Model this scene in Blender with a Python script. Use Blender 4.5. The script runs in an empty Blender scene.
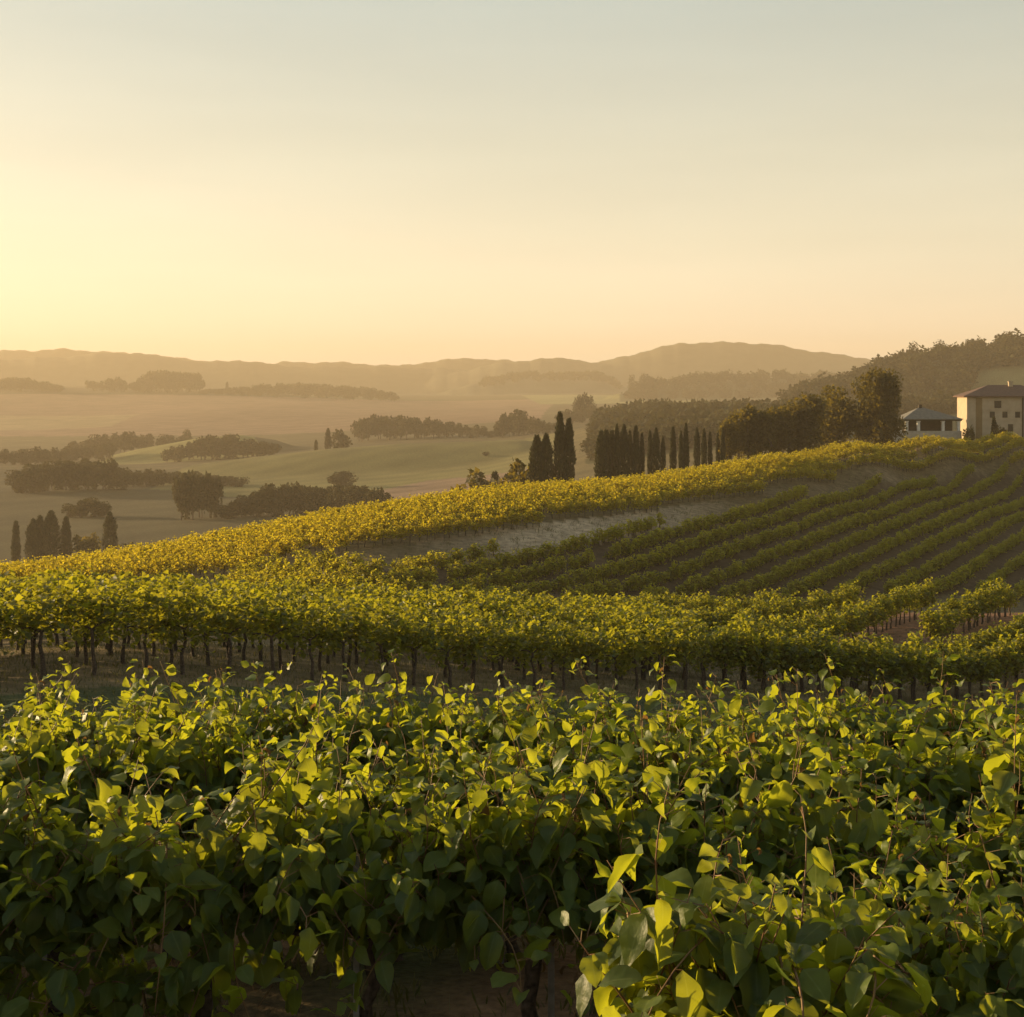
import bpy, math, random
import numpy as np
from mathutils import Vector

rng = np.random.default_rng(7)
random.seed(7)
R = math.radians
scene = bpy.context.scene
col = scene.collection

# ------------------------------------------------------------------ camera, light, exposure
F_PX, CX, HOR = 1407.0, 512.0, 395.0          # focal length in pixels, image centre, eye-level line
cam_d = bpy.data.cameras.new("camera")
cam_d.sensor_width = 36.0
cam_d.lens = 36.0 * F_PX / 1024.0
cam_d.shift_y = -(508.5 - HOR) / 1024.0
cam_d.clip_start = 0.05
cam_d.clip_end = 20000.0
cam = bpy.data.objects.new("camera", cam_d)
cam.location = (0, 0, 0)
cam.rotation_euler = (R(90), 0, 0)
col.objects.link(cam)
scene.camera = cam

SUN_AZ, SUN_EL = -62.0, 8.0                    # degrees from +Y (negative = left), height above horizon
world = bpy.data.worlds.new("World")
scene.world = world
world.use_nodes = True
wn = world.node_tree
sky = wn.nodes.new("ShaderNodeTexSky")
sky.sky_type = 'NISHITA'
sky.sun_disc = False
sky.sun_elevation = R(SUN_EL)
sky.sun_rotation = R(SUN_AZ)
sky.altitude = 100
sky.air_density = 1.0
sky.dust_density = 2.0
sky.ozone_density = 1.0
bg = wn.nodes["Background"]
tint = wn.nodes.new("ShaderNodeMix"); tint.data_type = 'RGBA'; tint.blend_type = 'MULTIPLY'; tint.inputs[0].default_value = 1
tint.inputs[7].default_value = (.95, .86, .73, 1)          # warm evening white balance of the photograph
wn.links.new(sky.outputs[0], tint.inputs[6])
wtc = wn.nodes.new("ShaderNodeTexCoord")
wsep = wn.nodes.new("ShaderNodeSeparateXYZ")
wramp = wn.nodes.new("ShaderNodeValToRGB")                 # evening sky by elevation: warm at the horizon, pale grey-blue above
er = wramp.color_ramp
er.elements[0].position = 0.0; er.elements[0].color = (1.0, .87, .70, 1)
er.elements[1].position = 1.0; er.elements[1].color = (.17, .25, .31, 1)
for pos_, c_ in ((.05, (1.02, .88, .69, 1)), (.11, (.86, .77, .58, 1)), (.17, (.72, .67, .51, 1)), (.27, (.54, .57, .49, 1)), (.36, (.44, .53, .52, 1)), (.55, (.30, .39, .42, 1))):
    e_ = er.elements.new(pos_); e_.color = c_
wsc = wn.nodes.new("ShaderNodeMix"); wsc.data_type = 'RGBA'; wsc.blend_type = 'MULTIPLY'; wsc.inputs[0].default_value = 1
wsc.inputs[7].default_value = (3.75, 3.75, 3.75, 1)
wmix = wn.nodes.new("ShaderNodeMix"); wmix.data_type = 'RGBA'; wmix.inputs[0].default_value = .70
wn.links.new(wtc.outputs["Generated"], wsep.inputs[0])
wn.links.new(wsep.outputs[2], wramp.inputs[0])
wdot = wn.nodes.new("ShaderNodeVectorMath"); wdot.operation = 'DOT_PRODUCT'   # the sky dims away from the sun's side
wdot.inputs[1].default_value = (math.sin(R(SUN_AZ)), math.cos(R(SUN_AZ)), 0)
wmr = wn.nodes.new("ShaderNodeMapRange"); wmr.inputs[1].default_value = -.9; wmr.inputs[2].default_value = .35
wmr.inputs[3].default_value = .72; wmr.inputs[4].default_value = 1.0
waz = wn.nodes.new("ShaderNodeMix"); waz.data_type = 'RGBA'; waz.blend_type = 'MULTIPLY'; waz.inputs[0].default_value = 1
wn.links.new(wtc.outputs["Generated"], wdot.inputs[0])
wn.links.new(wdot.outputs["Value"], wmr.inputs[0])
wn.links.new(wramp.outputs[0], waz.inputs[6]); wn.links.new(wmr.outputs[0], waz.inputs[7])
wn.links.new(waz.outputs[2], wsc.inputs[6])
wn.links.new(tint.outputs[2], wmix.inputs[6])
wn.links.new(wsc.outputs[2], wmix.inputs[7])
wmap = wn.nodes.new("ShaderNodeMapping"); wmap.inputs["Scale"].default_value = (1.2, 1.2, 9)      # faint uneven veils of high haze
wnz = wn.nodes.new("ShaderNodeTexNoise"); wnz.inputs["Scale"].default_value = 2.2; wnz.inputs["Detail"].default_value = 4
wnr = wn.nodes.new("ShaderNodeMapRange"); wnr.inputs[1].default_value = .3; wnr.inputs[2].default_value = .7
wnr.inputs[3].default_value = .955; wnr.inputs[4].default_value = 1.035
wfin = wn.nodes.new("ShaderNodeMix"); wfin.data_type = 'RGBA'; wfin.blend_type = 'MULTIPLY'; wfin.inputs[0].default_value = 1
wn.links.new(wtc.outputs["Generated"], wmap.inputs["Vector"]); wn.links.new(wmap.outputs[0], wnz.inputs["Vector"])
wn.links.new(wnz.outputs[0], wnr.inputs[0]); wn.links.new(wmix.outputs[2], wfin.inputs[6]); wn.links.new(wnr.outputs[0], wfin.inputs[7])
wn.links.new(wfin.outputs[2], bg.inputs[0])
bg.inputs[1].default_value = 0.15

sun_d = bpy.data.lights.new("sun", 'SUN')
sun_d.energy = 5.0
sun_d.angle = R(0.6)
sun_d.color = (1.0, 0.72, 0.38)
sun = bpy.data.objects.new("sun", sun_d)
sd = Vector((math.sin(R(SUN_AZ)) * math.cos(R(SUN_EL)), math.cos(R(SUN_AZ)) * math.cos(R(SUN_EL)), math.sin(R(SUN_EL))))
sun.rotation_euler = sd.to_track_quat('Z', 'Y').to_euler()
sun.location = sd * 50
col.objects.link(sun)

scene.view_settings.view_transform = 'Standard'
scene.view_settings.look = 'None'
scene.view_settings.exposure = 1.04
scene.view_settings.gamma = 1.0
scene.view_settings.use_curve_mapping = False
cy = scene.cycles
cy.max_bounces = 7
cy.diffuse_bounces = 3
cy.glossy_bounces = 2
cy.transmission_bounces = 5
cy.volume_bounces = 0
cy.transparent_max_bounces = 8
cy.use_denoising = True
cy.caustics_reflective = False
cy.caustics_refractive = False

HAZE_DENSITY = 0.00024
HAZE_ANISO = 0.15

# ------------------------------------------------------------------ small helpers
def tag(o, label=None, cat=None, group=None, kind=None):
    if label: o["label"] = label
    if cat: o["category"] = cat
    if group: o["group"] = group
    if kind: o["kind"] = kind
    return o

def empty(name, loc=(0, 0, 0), rz=0.0):
    o = bpy.data.objects.new(name, None)
    o.empty_display_size = 0.2
    o.location = loc
    o.rotation_euler = (0, 0, rz)
    col.objects.link(o)
    return o

def copy_tree(o, parent=None):
    c = o.copy()
    col.objects.link(c)
    if parent: c.parent = parent
    for ch in list(o.children):
        copy_tree(ch, c)
    return c

def norm(a):
    return a / np.maximum(np.linalg.norm(a, axis=-1, keepdims=True), 1e-9)

class Geo:
    """collects vertices, quads and tris with a material index and a tint per face, side value per vertex"""
    def __init__(s):
        s.v, s.side, s.q, s.t, s.qm, s.tm, s.qt, s.tt = [], [], [], [], [], [], [], []
        s.n = 0
    def add(s, V, Q=None, T=None, m=0, tintq=None, tintt=None, side=None):
        V = np.asarray(V, float).reshape(-1, 3)
        s.v.append(V)
        s.side.append(np.ones(len(V)) if side is None else np.asarray(side, float))
        if Q is not None and len(Q):
            Q = np.asarray(Q, int).reshape(-1, 4)
            s.q.append(Q + s.n); s.qm.append(np.full(len(Q), m))
            s.qt.append(np.full(len(Q), .5) if tintq is None else np.broadcast_to(np.asarray(tintq, float), (len(Q),)))
        if T is not None and len(T):
            T = np.asarray(T, int).reshape(-1, 3)
            s.t.append(T + s.n); s.tm.append(np.full(len(T), m))
            s.tt.append(np.full(len(T), .5) if tintt is None else np.broadcast_to(np.asarray(tintt, float), (len(T),)))
        s.n += len(V)
    def mesh(s, name, mats, smooth=True):
        V = np.concatenate(s.v)
        q = np.concatenate(s.q) if s.q else np.zeros((0, 4), int)
        t = np.concatenate(s.t) if s.t else np.zeros((0, 3), int)
        me = bpy.data.meshes.new(name)
        me.vertices.add(len(V)); me.vertices.foreach_set("co", V.astype(np.float32).ravel())
        nl = len(q) * 4 + len(t) * 3
        me.loops.add(nl)
        me.loops.foreach_set("vertex_index", np.concatenate([q.ravel(), t.ravel()]).astype(np.int32))
        npoly = len(q) + len(t)
        me.polygons.add(npoly)
        st = np.concatenate([np.arange(len(q)) * 4, len(q) * 4 + np.arange(len(t)) * 3]).astype(np.int32)
        me.polygons.foreach_set("loop_start", st)
        mi = np.concatenate([np.concatenate(s.qm) if s.qm else np.zeros(0), np.concatenate(s.tm) if s.tm else np.zeros(0)]).astype(np.int32)
        me.polygons.foreach_set("material_index", mi)
        me.polygons.foreach_set("use_smooth", np.full(npoly, smooth))
        tint = np.concatenate([np.concatenate(s.qt) if s.qt else np.zeros(0), np.concatenate(s.tt) if s.tt else np.zeros(0)])
        a = me.attributes.new("tint", 'FLOAT', 'FACE'); a.data.foreach_set("value", tint.astype(np.float32))
        a = me.attributes.new("side", 'FLOAT', 'POINT'); a.data.foreach_set("value", np.concatenate(s.side).astype(np.float32))
        for m in mats: me.materials.append(m)
        me.update(calc_edges=True)
        me.validate()
        return me
    def obj(s, name, mats, parent=None, smooth=True):
        o = bpy.data.objects.new(name, s.mesh(name, mats, smooth))
        col.objects.link(o)
        if parent: o.parent = parent
        return o
    def box(s, lo, hi, m=0):
        x0, y0, z0 = lo; x1, y1, z1 = hi
        V = [(x0, y0, z0), (x1, y0, z0), (x1, y1, z0), (x0, y1, z0), (x0, y0, z1), (x1, y0, z1), (x1, y1, z1), (x0, y1, z1)]
        s.add(V, [(0, 3, 2, 1), (4, 5, 6, 7), (0, 1, 5, 4), (1, 2, 6, 5), (2, 3, 7, 6), (3, 0, 4, 7)], m=m)
    def tube(s, P, rad, sides=6, m=0, tint=.5, rough=0.0, r_=None):
        P = np.asarray(P, float); n = len(P)
        rad = np.broadcast_to(np.asarray(rad, float), (n,))
        T = norm(np.gradient(P, axis=0))
        ref = np.array([0., 1., 0.]) if abs(T[0][1]) < .9 else np.array([1., 0, 0])
        A = norm(np.cross(T, ref)); B = np.cross(T, A)
        ang = np.arange(sides) / sides * 2 * np.pi
        rr = rad[:, None] * (1 + (rough * (r_ or rng).standard_normal((n, sides)) if rough else 0))
        V = P[:, None] + rr[..., None] * (A[:, None] * np.cos(ang)[None, :, None] + B[:, None] * np.sin(ang)[None, :, None])
        i = np.arange(n - 1)[:, None] * sides; j = np.arange(sides)[None]; j2 = (j + 1) % sides
        Q = np.stack([i + j, i + j2, i + sides + j2, i + sides + j], -1).reshape(-1, 4)
        VV = np.concatenate([V.reshape(-1, 3), P[-1:] + T[-1:] * rad[-1]])
        top = (n - 1) * sides
        Tt = [(top + a, top + (a + 1) % sides, n * sides) for a in range(sides)]
        s.add(VV, Q, Tt, m=m, tintq=tint, tintt=tint)

# ---- leaves
ST_T = np.array([0, .05, .13, .24, .37, .51, .65, .79, .91, 1.0])
ST_W = np.array([0, .15, .32, .445, .49, .465, .38, .255, .115, 0])
def add_leaves(g, pos, d, n, L, W, fold, bend, tint, r_, m=0, wave=.05):
    """folded, bent, wavy ovate blades: five columns by ten stations"""
    N = len(pos); S = len(ST_T)
    d = norm(d); s_ = norm(np.cross(d, n)); n = np.cross(s_, d)
    b = np.where(np.abs(bend) < .05, .05, bend)[:, None]
    bt = b * ST_T[None]
    al = (np.sin(bt) / b)[..., None] * d[:, None] - ((1 - np.cos(bt)) / b)[..., None] * n[:, None]
    mid = pos[:, None] + al * L[:, None, None]
    nt = n[:, None] * np.cos(bt)[..., None] + d[:, None] * np.sin(bt)[..., None]
    asym = 1 + .12 * r_.standard_normal((N, 1))
    w = ST_W[None] * W[:, None] * L[:, None]
    ph = r_.uniform(0, 6.28, (2, N, 1)); fr = r_.uniform(7, 15, (2, N, 1))
    edge = 1 + .05 * r_.standard_normal((2, N, S))                       # slightly ragged margin
    cols = []
    for sgn, k in ((-1, 0), (1, 1)):
        wk = (w * (asym if sgn < 0 else 2 - asym) * edge[k])[..., None]
        f1 = fold[:, None, None] * .75; f2 = fold[:, None, None] * 1.1 - .25  # cupped near the rib, flattening outward
        wv = (np.sin(ST_T[None] * fr[k] + ph[k]) * wave * np.minimum(ST_W[None] * 3, 1))[..., None] * L[:, None, None]
        h1 = mid + sgn * s_[:, None] * wk * .5 * np.cos(f1) + nt * (wk * .5 * np.sin(f1) + wv * .25)
        h2 = h1 + sgn * s_[:, None] * wk * .5 * np.cos(f2) + nt * (wk * .5 * np.sin(f2) + wv * .75)
        cols.append((h1, h2))
    V = np.stack([cols[0][1], cols[0][0], mid, cols[1][0], cols[1][1]], 2)   # N, S, 5, 3
    o = (np.arange(N) * S * 5)[:, None, None]
    Q = np.array([(k * 5 + j, k * 5 + j + 1, (k + 1) * 5 + j + 1, (k + 1) * 5 + j) for k in range(1, S - 2) for j in range(4)])
    T = np.array([(2, 5 + j + 1, 5 + j) for j in range(4)] + [((S - 1) * 5 + 2, (S - 2) * 5 + j, (S - 2) * 5 + j + 1) for j in range(4)])
    Q = (Q[None] + o).reshape(-1, 4); T = (T[None] + o).reshape(-1, 3)
    side = np.tile(np.array([1., .5, 0., .5, 1.]), N * S)
    g.add(V.reshape(-1, 3), Q, T, m=m, tintq=np.repeat(tint, 4 * (S - 3)), tintt=np.repeat(tint, 8), side=side)

def add_small_leaves(g, pos, d, n, L, W, fold, tint, m=0):
    """two folded triangles-pairs per leaf: for foliage seen from afar"""
    N = len(pos)
    d = norm(d); s_ = norm(np.cross(d, n)); n = np.cross(s_, d)
    Lc, Wc = L[:, None], (L * W)[:, None]
    f = fold[:, None]
    b = pos; t = pos + d * Lc
    l = pos + d * Lc * .45 - s_ * Wc * .5 + n * Wc * f
    r = pos + d * Lc * .45 + s_ * Wc * .5 + n * Wc * f
    V = np.stack([b, r, t, l], 1)
    o = (np.arange(N) * 4)[:, None]
    T = np.concatenate([np.array([[0, 1, 2]]) + o, np.array([[0, 2, 3]]) + o])
    g.add(V.reshape(-1, 3), None, T, m=m, tintt=np.tile(tint, 2), side=np.tile([0, 1, 0, 1], N))

# ------------------------------------------------------------------ materials
def newmat(name):
    m = bpy.data.materials.new(name); m.use_nodes = True
    nt = m.node_tree
    return m, nt, nt.nodes["Principled BSDF"], nt.nodes["Material Output"]

def leaf_mat(name, dark, light, trans, fac=.45, rough=.45, rib=None, spec=.4):
    m, nt, p, out = newmat(name)
    a = nt.nodes.new("ShaderNodeAttribute"); a.attribute_name = "tint"
    mx = nt.nodes.new("ShaderNodeMix"); mx.data_type = 'RGBA'
    mx.inputs[6].default_value = (*dark, 1); mx.inputs[7].default_value = (*light, 1)
    nt.links.new(a.outputs["Fac"], mx.inputs[0])
    colr = mx.outputs[2]
    tr = nt.nodes.new("ShaderNodeMix"); tr.data_type = 'RGBA'
    tr.inputs[6].default_value = tuple(c * .75 for c in trans) + (1,)
    tr.inputs[7].default_value = (*trans, 1)
    nt.links.new(a.outputs["Fac"], tr.inputs[0])
    if rib:
        sa = nt.nodes.new("ShaderNodeAttribute"); sa.attribute_name = "side"
        rp = nt.nodes.new("ShaderNodeValToRGB")
        rp.color_ramp.elements[0].position = .02; rp.color_ramp.elements[0].color = (1, 1, 1, 1)
        rp.color_ramp.elements[1].position = .09; rp.color_ramp.elements[1].color = (0, 0, 0, 1)
        nt.links.new(sa.outputs["Fac"], rp.inputs[0])
        m2 = nt.nodes.new("ShaderNodeMix"); m2.data_type = 'RGBA'
        m2.inputs[7].default_value = (*rib, 1)
        mul = nt.nodes.new("ShaderNodeMath"); mul.operation = 'MULTIPLY'; mul.inputs[1].default_value = .6
        nt.links.new(rp.outputs[0], mul.inputs[0]); nt.links.new(mul.outputs[0], m2.inputs[0])
        nt.links.new(colr, m2.inputs[6]); colr = m2.outputs[2]
        tc = nt.nodes.new("ShaderNodeTexCoord")
        nz = nt.nodes.new("ShaderNodeTexNoise"); nz.inputs["Scale"].default_value = 40; nz.inputs["Detail"].default_value = 3
        nt.links.new(tc.outputs["Object"], nz.inputs["Vector"])
        bp = nt.nodes.new("ShaderNodeBump"); bp.inputs["Strength"].default_value = .35; bp.inputs["Distance"].default_value = .01
        nt.links.new(nz.outputs[0], bp.inputs["Height"]); nt.links.new(bp.outputs[0], p.inputs["Normal"])
        hs = nt.nodes.new("ShaderNodeMix"); hs.data_type = 'RGBA'; hs.blend_type = 'MULTIPLY'; hs.inputs[0].default_value = .5
        r2 = nt.nodes.new("ShaderNodeMapRange"); r2.inputs[1].default_value = .3; r2.inputs[2].default_value = .7
        r2.inputs[3].default_value = .55; r2.inputs[4].default_value = 1.3
        nt.links.new(nz.outputs[0], r2.inputs[0]); nt.links.new(colr, hs.inputs[6]); nt.links.new(r2.outputs[0], hs.inputs[7])
        colr = hs.outputs[2]
        gt_ = nt.nodes.new("ShaderNodeMath"); gt_.operation = 'GREATER_THAN'; gt_.inputs[1].default_value = 1.2   # dried leaves
        nt.links.new(a.outputs["Fac"], gt_.inputs[0])
        for src in ('colr', 'tr'):
            dm = nt.nodes.new("ShaderNodeMix"); dm.data_type = 'RGBA'
            dm.inputs[7].default_value = (.11, .065, .028, 1) if src == 'colr' else (.22, .12, .03, 1)
            nt.links.new(gt_.outputs[0], dm.inputs[0])
            nt.links.new(colr if src == 'colr' else tr.outputs[2], dm.inputs[6])
            if src == 'colr': colr = dm.outputs[2]
            else: tr = dm
    nt.links.new(colr, p.inputs["Base Color"])
    p.inputs["Roughness"].default_value = rough
    p.inputs["Specular IOR Level"].default_value = spec
    t = nt.nodes.new("ShaderNodeBsdfTranslucent")
    nt.links.new(tr.outputs[2], t.inputs["Color"])
    ms = nt.nodes.new("ShaderNodeMixShader"); ms.inputs[0].default_value = fac
    nt.links.new(p.outputs[0], ms.inputs[1]); nt.links.new(t.outputs[0], ms.inputs[2])
    nt.links.new(ms.outputs[0], out.inputs["Surface"])
    return m

def noise_mat(name, c0, c1, scale=8, rough=.85, bump=.3, detail=5, dist=.02, spec=.3):
    m, nt, p, out = newmat(name)
    tc = nt.nodes.new("ShaderNodeTexCoord")
    nz = nt.nodes.new("ShaderNodeTexNoise"); nz.inputs["Scale"].default_value = scale; nz.inputs["Detail"].default_value = detail
    nt.links.new(tc.outputs["Object"], nz.inputs["Vector"])
    rp = nt.nodes.new("ShaderNodeValToRGB")
    rp.color_ramp.elements[0].position = .3; rp.color_ramp.elements[0].color = (*c0, 1)
    rp.color_ramp.elements[1].position = .7; rp.color_ramp.elements[1].color = (*c1, 1)
    nt.links.new(nz.outputs[0], rp.inputs[0]); nt.links.new(rp.outputs[0], p.inputs["Base Color"])
    p.inputs["Roughness"].default_value = rough
    p.inputs["Specular IOR Level"].default_value = spec
    bp = nt.nodes.new("ShaderNodeBump"); bp.inputs["Strength"].default_value = bump; bp.inputs["Distance"].default_value = dist
    nt.links.new(nz.outputs[0], bp.inputs["Height"]); nt.links.new(bp.outputs[0], p.inputs["Normal"])
    return m

M_leaf = leaf_mat("vine_leaf", (.042, .074, .023), (.105, .145, .028), (.60, .62, .025), .46, .48, rib=(.20, .23, .07), spec=.32)
M_leaf_mid = leaf_mat("vine_leaf_middle", (.034, .056, .010), (.120, .130, .018), (.60, .56, .025), .43, .5)
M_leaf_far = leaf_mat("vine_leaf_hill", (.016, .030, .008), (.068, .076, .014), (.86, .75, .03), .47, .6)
M_leaf_sunlit = leaf_mat("vine_leaf_crest_sunlit", (.026, .040, .008), (.095, .095, .014), (.95, .76, .03), .50, .6)  # golden copy of the hill leaf: crest sunlight put into its colour
M_bark = noise_mat("vine_bark", (.035, .024, .016), (.13, .095, .07), 30, .9, .8)
M_stake = noise_mat("weathered_stake", (.16, .14, .12), (.30, .27, .23), 14, .9, .5)
M_cane = noise_mat("vine_cane", (.16, .07, .03), (.22, .14, .05), 20, .6, .1)
M_cyp = leaf_mat("cypress_foliage", (.011, .017, .007), (.045, .050, .014), (.10, .09, .012), .18, .7, spec=.2)
M_tree = leaf_mat("broadleaf_foliage", (.007, .011, .004), (.050, .046, .012), (.60, .44, .03), .20, .7, spec=.2)
M_far = leaf_mat("far_foliage", (.014, .018, .007), (.055, .052, .016), (.10, .08, .02), .2, .8, spec=.1)
M_trunk = noise_mat("tree_bark", (.05, .035, .025), (.14, .10, .07), 6, .9, .5)
M_grass = leaf_mat("grass_blade", (.040, .050, .014), (.12, .11, .03), (.20, .18, .03), .3, .6)

# terrain: albedo held per vertex (soil, grass, field crops), broken up by noise
def terrain_mat():
    m, nt, p, out = newmat("ground_soil")
    a = nt.nodes.new("ShaderNodeAttribute"); a.attribute_name = "albedo"
    tc = nt.nodes.new("ShaderNodeTexCoord")
    def noise(sc, det=6):
        n = nt.nodes.new("ShaderNodeTexNoise"); n.inputs["Scale"].default_value = sc; n.inputs["Detail"].default_value = det
        nt.links.new(tc.outputs["Object"], n.inputs["Vector"]); return n
    n1, n2, n3 = noise(.035), noise(1.3), noise(14)
    def rng_(n, lo, hi):
        r = nt.nodes.new("ShaderNodeMapRange"); r.inputs[1].default_value = .3; r.inputs[2].default_value = .7
        r.inputs[3].default_value = lo; r.inputs[4].default_value = hi
        nt.links.new(n.outputs[0], r.inputs[0]); return r
    last = a.outputs["Color"]
    for n, lo, hi in ((n1, .8, 1.2), (n2, .65, 1.3), (n3, .7, 1.25)):
        mx = nt.nodes.new("ShaderNodeMix"); mx.data_type = 'RGBA'; mx.blend_type = 'MULTIPLY'; mx.inputs[0].default_value = 1
        nt.links.new(last, mx.inputs[6]); nt.links.new(rng_(n, lo, hi).outputs[0], mx.inputs[7]); last = mx.outputs[2]
    wv = nt.nodes.new("ShaderNodeTexWave"); wv.inputs["Scale"].default_value = .013; wv.inputs["Distortion"].default_value = 9     # drilling lines in the far fields
    wv.inputs["Detail Scale"].default_value = .4
    mp = nt.nodes.new("ShaderNodeMapping"); mp.inputs["Rotation"].default_value = (0, 0, .9)
    nt.links.new(tc.outputs["Object"], mp.inputs["Vector"]); nt.links.new(mp.outputs[0], wv.inputs["Vector"])
    wr = nt.nodes.new("ShaderNodeMapRange"); wr.inputs[3].default_value = .90; wr.inputs[4].default_value = 1.07
    nt.links.new(wv.outputs["Fac"], wr.inputs[0])
    wm = nt.nodes.new("ShaderNodeMix"); wm.data_type = 'RGBA'; wm.blend_type = 'MULTIPLY'
    nt.links.new(a.outputs["Alpha"], wm.inputs[0]); nt.links.new(last, wm.inputs[6]); nt.links.new(wr.outputs[0], wm.inputs[7]); last = wm.outputs[2]
    nt.links.new(last, p.inputs["Base Color"])
    p.inputs["Roughness"].default_value = .95
    p.inputs["Specular IOR Level"].default_value = .1
    ad = nt.nodes.new("ShaderNodeMath"); ad.operation = 'ADD'
    nt.links.new(n2.outputs[0], ad.inputs[0]); nt.links.new(n3.outputs[0], ad.inputs[1])
    bp = nt.nodes.new("ShaderNodeBump"); bp.inputs["Strength"].default_value = .7; bp.inputs["Distance"].default_value = .12
    nt.links.new(ad.outputs[0], bp.inputs["Height"]); nt.links.new(bp.outputs[0], p.inputs["Normal"])
    return m

# ------------------------------------------------------------------ terrain
def PT(px, py, Y):
    return ((px - CX) * Y / F_PX, Y, (HOR - py) * Y / F_PX)

CTRL = []
def c(px, py, Y): CTRL.append(PT(px, py, Y))
def w(x, y, z): CTRL.append((x, y, z))
# where the photographer stands
for x in (-14, 0, 14): w(x, 0.6, -1.75 - .02 * abs(x))
for x, z in ((-14, -1.9), (0, -1.2), (14, -1.6)): w(x, -14, z)
w(0, -300, 4); w(-300, -100, -30); w(300, -100, -10); w(0, -3000, 20); w(-2500, -900, -40); w(2500, -900, 20)
for Y, z in ((4.8, -3.0), (6.8, -3.38), (9.0, -3.62), (11.2, -3.83), (15, -4.42)):
    for px in (0, 512, 1024): c(px, HOR - z * F_PX / Y, Y)
w(-9, 7, -3.5); w(-16, 16, -5.2); w(9, 7, -3.6); w(14, 16, -5.0)
# middle block of rows
c(0, 683, 26); c(512, 690, 35.7); c(800, 690, 46); c(1000, 697, 54)
c(50, 645, 38); c(250, 659, 36); c(400, 660, 42); c(800, 664, 60); c(650, 662, 52)
c(400, 626, 70); c(650, 632, 75); c(850, 638, 72); c(1000, 645, 66); c(1000, 613, 86); c(850, 612, 90); c(1100, 650, 62)
c(180, 630, 60); c(50, 625, 60); c(-100, 660, 40)
# hill
c(0, 600, 105); c(120, 598, 108); c(250, 594, 104); c(330, 595, 98); c(450, 600, 104)
c(370, 560, 113)
for px, py in ((520, 575), (520, 545), (600, 585), (600, 560), (600, 535), (680, 600), (680, 560), (680, 522), (760, 600), (760, 550), (760, 505), (850, 600), (850, 560), (850, 520), (850, 490),
               (930, 580), (930, 530), (930, 482), (1000, 600), (1000, 560), (1000, 520), (1000, 486), (1080, 590), (1080, 530), (1080, 485)):
    u_ = (px - CX) / F_PX; v_ = (HOR - py) / F_PX             # the shaded flank is one even slope: z = -17.4 - .213 (x - 35.5) + .161 (y - 148)
    c(px, py, (-17.4 + .213 * 35.5 - .161 * 148) / (v_ + .213 * u_ - .161))
c(-60, 600, 145); c(40, 583, 150); c(200, 555, 152); c(350, 528, 165); c(500, 503, 183); c(600, 493, 180); c(700, 480, 183); c(780, 467, 193); c(860, 455, 207); c(940, 450, 223); c(1024, 449, 240); c(1100, 452, 250)
# behind the crest
for px, py, Y in ((600, 494, 193), (600, 498, 212), (700, 481, 197), (700, 485, 216), (780, 468, 207), (780, 471, 228), (860, 455, 220), (860, 455, 242), (940, 449, 236), (940, 449, 256), (1024, 448, 254), (1024, 447, 270), (1100, 451, 262)):
    c(px, py, Y)
c(100, 640, 200); c(300, 600, 230); c(500, 540, 250); c(-100, 640, 200)
c(565, 486, 232); c(640, 478, 248); c(740, 462, 262); c(860, 453, 272); c(960, 447, 285); c(1030, 446, 290); c(1100, 446, 300)
c(700, 480, 330); c(900, 452, 350); c(1050, 446, 360)
# the valley
for px in (-150, 0, 110): c(px, 552 if px > 50 else 558, 410)
c(300, 520, 480); c(150, 515, 520); c(450, 500, 480); c(-100, 520, 520); c(600, 500, 420)
c(60, 470, 800); c(150, 468, 850); c(250, 480, 720); c(330, 488, 640); c(470, 485, 600)
c(200, 476, 760); c(330, 462, 830); c(430, 454, 870); c(520, 446, 880)
c(330, 447, 1000); c(450, 441, 1000)
c(100, 462, 980); c(170, 457, 1020); c(230, 452, 1060); c(230, 446, 1200)
c(20, 445, 1250); c(150, 425, 1500); c(350, 418, 1600); c(500, 416, 1500); c(20, 425, 1600)
c(100, 405, 2000); c(300, 404, 2000); c(480, 405, 2100); c(150, 390, 2450); c(20, 388, 2450); c(320, 396, 2500); c(450, 397, 2600)
c(560, 430, 1000); c(600, 422, 1150); c(620, 412, 1400); c(640, 402, 1900); c(560, 395, 2500); c(680, 397, 2300)
c(620, 421, 880); c(700, 421, 900); c(770, 421, 860); c(650, 452, 600); c(760, 442, 560); c(650, 421, 1050); c(720, 417, 1200)
c(820, 430, 600); c(900, 425, 620); c(1000, 415, 640); c(1100, 412, 640)
for px, z in ((-200, 5), (0, 0), (250, -5), (500, -5), (750, 0), (1024, 10), (1250, 20)):
    w((px - CX) * 4300 / F_PX, 4300, z)
c(-400, 470, 700); c(-400, 400, 2500); c(1400, 400, 600); c(1400, 380, 2500); c(-400, 600, 110); c(1400, 520, 110); c(1400, 460, 220); c(-400, 620, 200)
w(-300, 60, -25); w(-1500, 500, -45); w(300, 60, -8); w(1500, 500, 30)

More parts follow.
